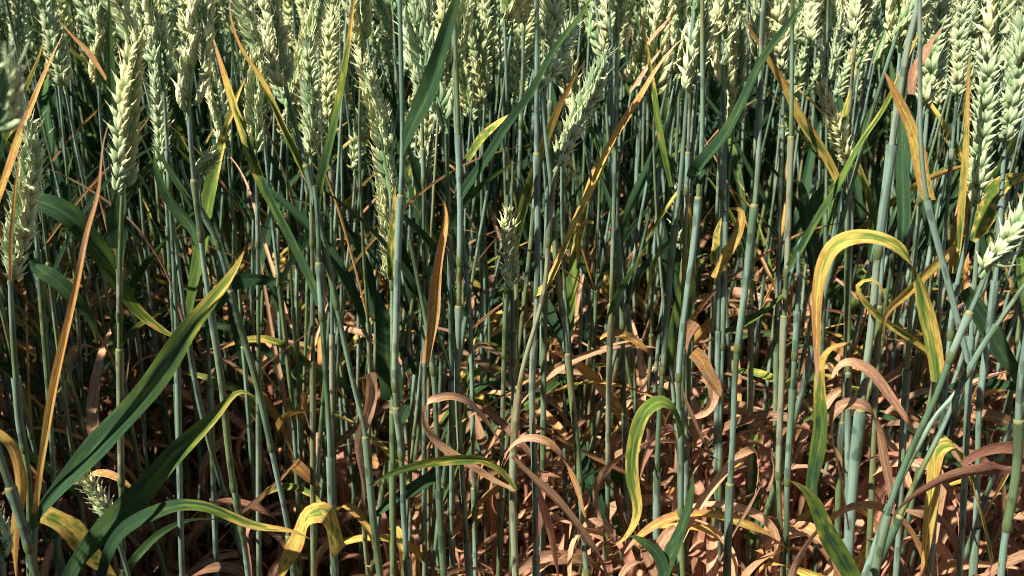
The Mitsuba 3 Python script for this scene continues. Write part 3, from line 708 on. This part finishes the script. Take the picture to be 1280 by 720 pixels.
singles = []
tries = 0
while len(singles) < 214 and tries < 4000:
    tries += 1
    y = math.sqrt(r.uniform(0.57 ** 2, 1.02 ** 2))
    x = r.uniform(-1, 1) * (0.6 * y + 0.05)
    if all((x - a) ** 2 + (y - b) ** 2 > 0.022 ** 2 for a, b in feet):
        feet.append(np.array([x, y]))
        singles.append((x, y))
singles.sort(key=lambda s: s[1])
MARKS = [(16, 'far left pale ear'), (75, 'rolled brown topped leaf'), (160, 'tall plump ear at upper left'), (245, 'bright ear at the upper left edge'), (300, 'orange tip of the big dark leaf'),
         (345, 'dark shaded leaning stalk'), (402, 'knee node stalk at centre left'), (450, 'hanging brown leaf at centre left'), (500, 'tall front stalk at centre left'), (548, 'standing brown strip'),
         (578, 'straight blue stalk at centre'), (636, 'small green ear at centre'), (670, 'pale collared stalk at centre'), (720, 'slanting yellow leaf'), (775, 'thin stalk right of centre'),
         (805, 'yellow green arched leaf'), (852, 'stalk of the arched leaf'), (925, 'thick leaning stalk'), (983, 'slender blue stalk at right'), (1025, 'hanging tip of the hooped leaf'),
         (1070, 'top of the hooped leaf'), (1105, 'thick grey green stalk'), (1165, 'foot of the hooped leaf'), (1205, 'knee of the bent stalk'), (1250, 'large ear at the right edge')]
RANK = ['nearest', 'second nearest', 'third nearest', 'fourth nearest', 'fifth nearest', 'sixth nearest', 'seventh nearest', 'eighth nearest', 'ninth nearest', 'tenth nearest', 'eleventh nearest', 'twelfth nearest', 'thirteenth nearest', 'fourteenth nearest', 'fifteenth nearest', 'farthest']
seen = {}
DRY = [(12, 13), (14, 15), (13, 15), (15, 14), (12, 12), (11, 13)]
for n, (x, y) in enumerate(singles):
    h = float(np.clip(r.normal(0.665, 0.032), 0.58, 0.74)) + 0.02 * (x > 0.1) + r.normal(0, 0.02) + max(0, 0.72 - y) * 0.45
    P, idx, leaves = grow(r, h, x, y)
    px = project(P[int(len(P) * 0.6)])[0]
    k = int(np.argmin([abs(px - q) for q, _ in MARKS]))
    side = 'left' if px < MARKS[k][0] else 'right'
    c = seen[k, side] = seen.get((k, side), -1) + 1
    lab = f"{RANK[min(c, 15)]} background wheat plant {side} of the {MARKS[k][1]}"
    key = thing('wheat_plant', lab, 'wheat', 'background wheat plants')
    build_stem(key, P, idx, True, sides=7, detail=y < 0.66, scale=r.uniform(0.72, 1.02))
    if r.random() < 0.6:
        b = P[int(len(P) * r.uniform(0.45, 0.8))]
        leaves.append((grown_leaf(b, r.uniform(0, 2 * PI), r.uniform(0.10, 0.22), r.uniform(0.0022, 0.005), [(9, 12), (10, 12), (1, 11), (11, 13), (12, 12)][r.integers(5)], r.uniform(0.6, 1.4), r.uniform(-0.2, 0.9), r.normal(0, 0.8), r.uniform(0.2, 1.2), 0.4, 0.06, r), 'yellowing'))
    for _ in range(int(r.integers(4, 8)) if x > 0.06 else int(r.integers(0, 3))):
        b = P[int(np.argmin(np.abs(P[:, 2] - r.uniform(0.08, 0.40 if x > 0.06 else 0.3))))]
        leaves.append((grown_leaf(b, r.uniform(-PI, 0.3), r.uniform(0.10, 0.19), r.uniform(0.008, 0.0125), DRY[r.integers(6)], r.uniform(0.2, 1.3), r.uniform(1.4, 4.4), r.normal(0, 2.0), r.uniform(0.2, 1.1), 0.1, 0.12, r, n=24, hang=r.uniform(0.15, 0.6) if r.random() < 0.65 else None), 'dry'))
    for msh, kind in leaves:
        part(key, 'leaf', shape(msh, 'leaf_look'), {'green': None, 'yellowing': None, 'dry': 'dry brown lower leaf'}[kind])
    ax = unit(P[-1] - P[-5] + np.r_[r.normal(0, 0.012, 2), 0])
    add_ear(key, P[-1], P[-1] + ax * r.uniform(0.07, 0.092), r.uniform(0, PI), r, y < 0.74, r.uniform(1.14, 1.36))

# the stand behind and to the sides, too dense to count: copies of ten grown plants
KINDS = 12
for k in range(KINDS):
    P, idx, leaves = grow(r, r.uniform(0.62, 0.71), lean=r.normal(0, 0.05, 2))
    R = stem_radius(P[:, 2], 0.66) + 0.0003
    ear = apply(axis_frame(P[-1], P[-1] + unit(P[-1] - P[-5] + [0.004, 0, 0]) * 0.08, r.uniform(0, 3)).scale([1.3, 1.3, 0.08 / 0.078]), EARS[2])
    scene[f'stand_kind_{k}'] = {'type': 'shapegroup', 'stems': shape(tube(P, R, 6, int(r.integers(1, 450))), 'stem_look'),
                                'leaves': shape(join([m for m, _ in leaves]), 'leaf_look'), 'ears': shape(ear, 'ear_look')}
count = 0


def in_view(x, y):
    return y > 0.05 and abs(x) < 0.6 * y + 0.05


for trial in range(8400):
    y = r.uniform(-0.3, 2.3)
    x = r.uniform(-1.4, 1.4)
    if trial > 4300:
        x, y = (r.uniform(-0.85, -0.16), r.uniform(-0.35, 0.9)) if trial < 7400 else (r.uniform(-0.9, 0.9), r.uniform(1.0, 1.5))
    if in_view(x, y):
        if y < 1.0:
            continue
    elif x > 0:
        if y < 0.62:
            continue
    elif x > -0.6 * max(y, 0) - 0.18 or x < -0.9 and y < 0.2:
        continue
    if any((x - a) ** 2 + (y - b) ** 2 < (0.02 if trial < 4300 else 0.012) ** 2 for a, b in feet[-1500:]):
        continue
    feet.append(np.array([x, y]))
    if y < 0.97 and trial > 4300 and x > -0.6 * max(y, 0) - 0.20:
        continue
    count += 1
    s = r.uniform(0.95, 1.07) if trial <= 4300 else r.uniform(1.0, 1.1)
    if -0.54 < x < -0.13 and -0.10 < y < 0.50:
        s = r.uniform(0.74, 0.84)
    scene[f'distant_wheat__{count:03d}'] = {'type': 'instance', 'g': {'type': 'ref', 'id': f'stand_kind_{r.integers(KINDS)}'},
        'to_world': T().translate([x, y, 0]).rotate([0, 0, 1], float(r.uniform(0, 360))).rotate([1, 0, 0], float(r.normal(0, 1.8))).scale([1, 1, float(s)])}
labels['distant_wheat'] = {'label': 'dense mass of wheat stalks and ears behind the front plants', 'category': 'wheat', 'kind': 'stuff'}

# dry leaves fallen or bent to the ground between the stalks
pieces = []
for _ in range(2400):
    y = r.uniform(0.42, 1.4)
    x = r.uniform(-0.62, 0.62) * y * 1.1
    zz = 0.015 + (0.26 if x > 0 else 0.2) * r.random() ** 1.4
    sen = [(11, 12), (12, 13), (13, 15), (15, 14), (15, 15), (12, 14)][r.integers(6)]
    pieces.append(grown_leaf(np.array([x, y, zz]), r.uniform(0, 2 * PI), r.uniform(0.06, 0.15), r.uniform(0.006, 0.011), sen, r.uniform(-0.4, 1.3), r.uniform(0.5, 4), r.normal(0, 2.2), r.uniform(0.2, 1.3), 0.1, 0.15, r, across=4, n=14))
scene['dry_leaf_litter'] = shape(join(pieces), 'leaf_look')
labels['dry_leaf_litter'] = {'label': 'tangle of red brown dry leaves around the feet of the stalks', 'category': 'dry leaves', 'kind': 'stuff'}
print('entries', len(scene), 'singles', len(singles), 'crowd', count, 'litter tris', sum(len(p[1]) for p in pieces))

for k, v in labels.items():
    if len(v['label'].split()) > 16:
        print('LONG', k, v['label'])
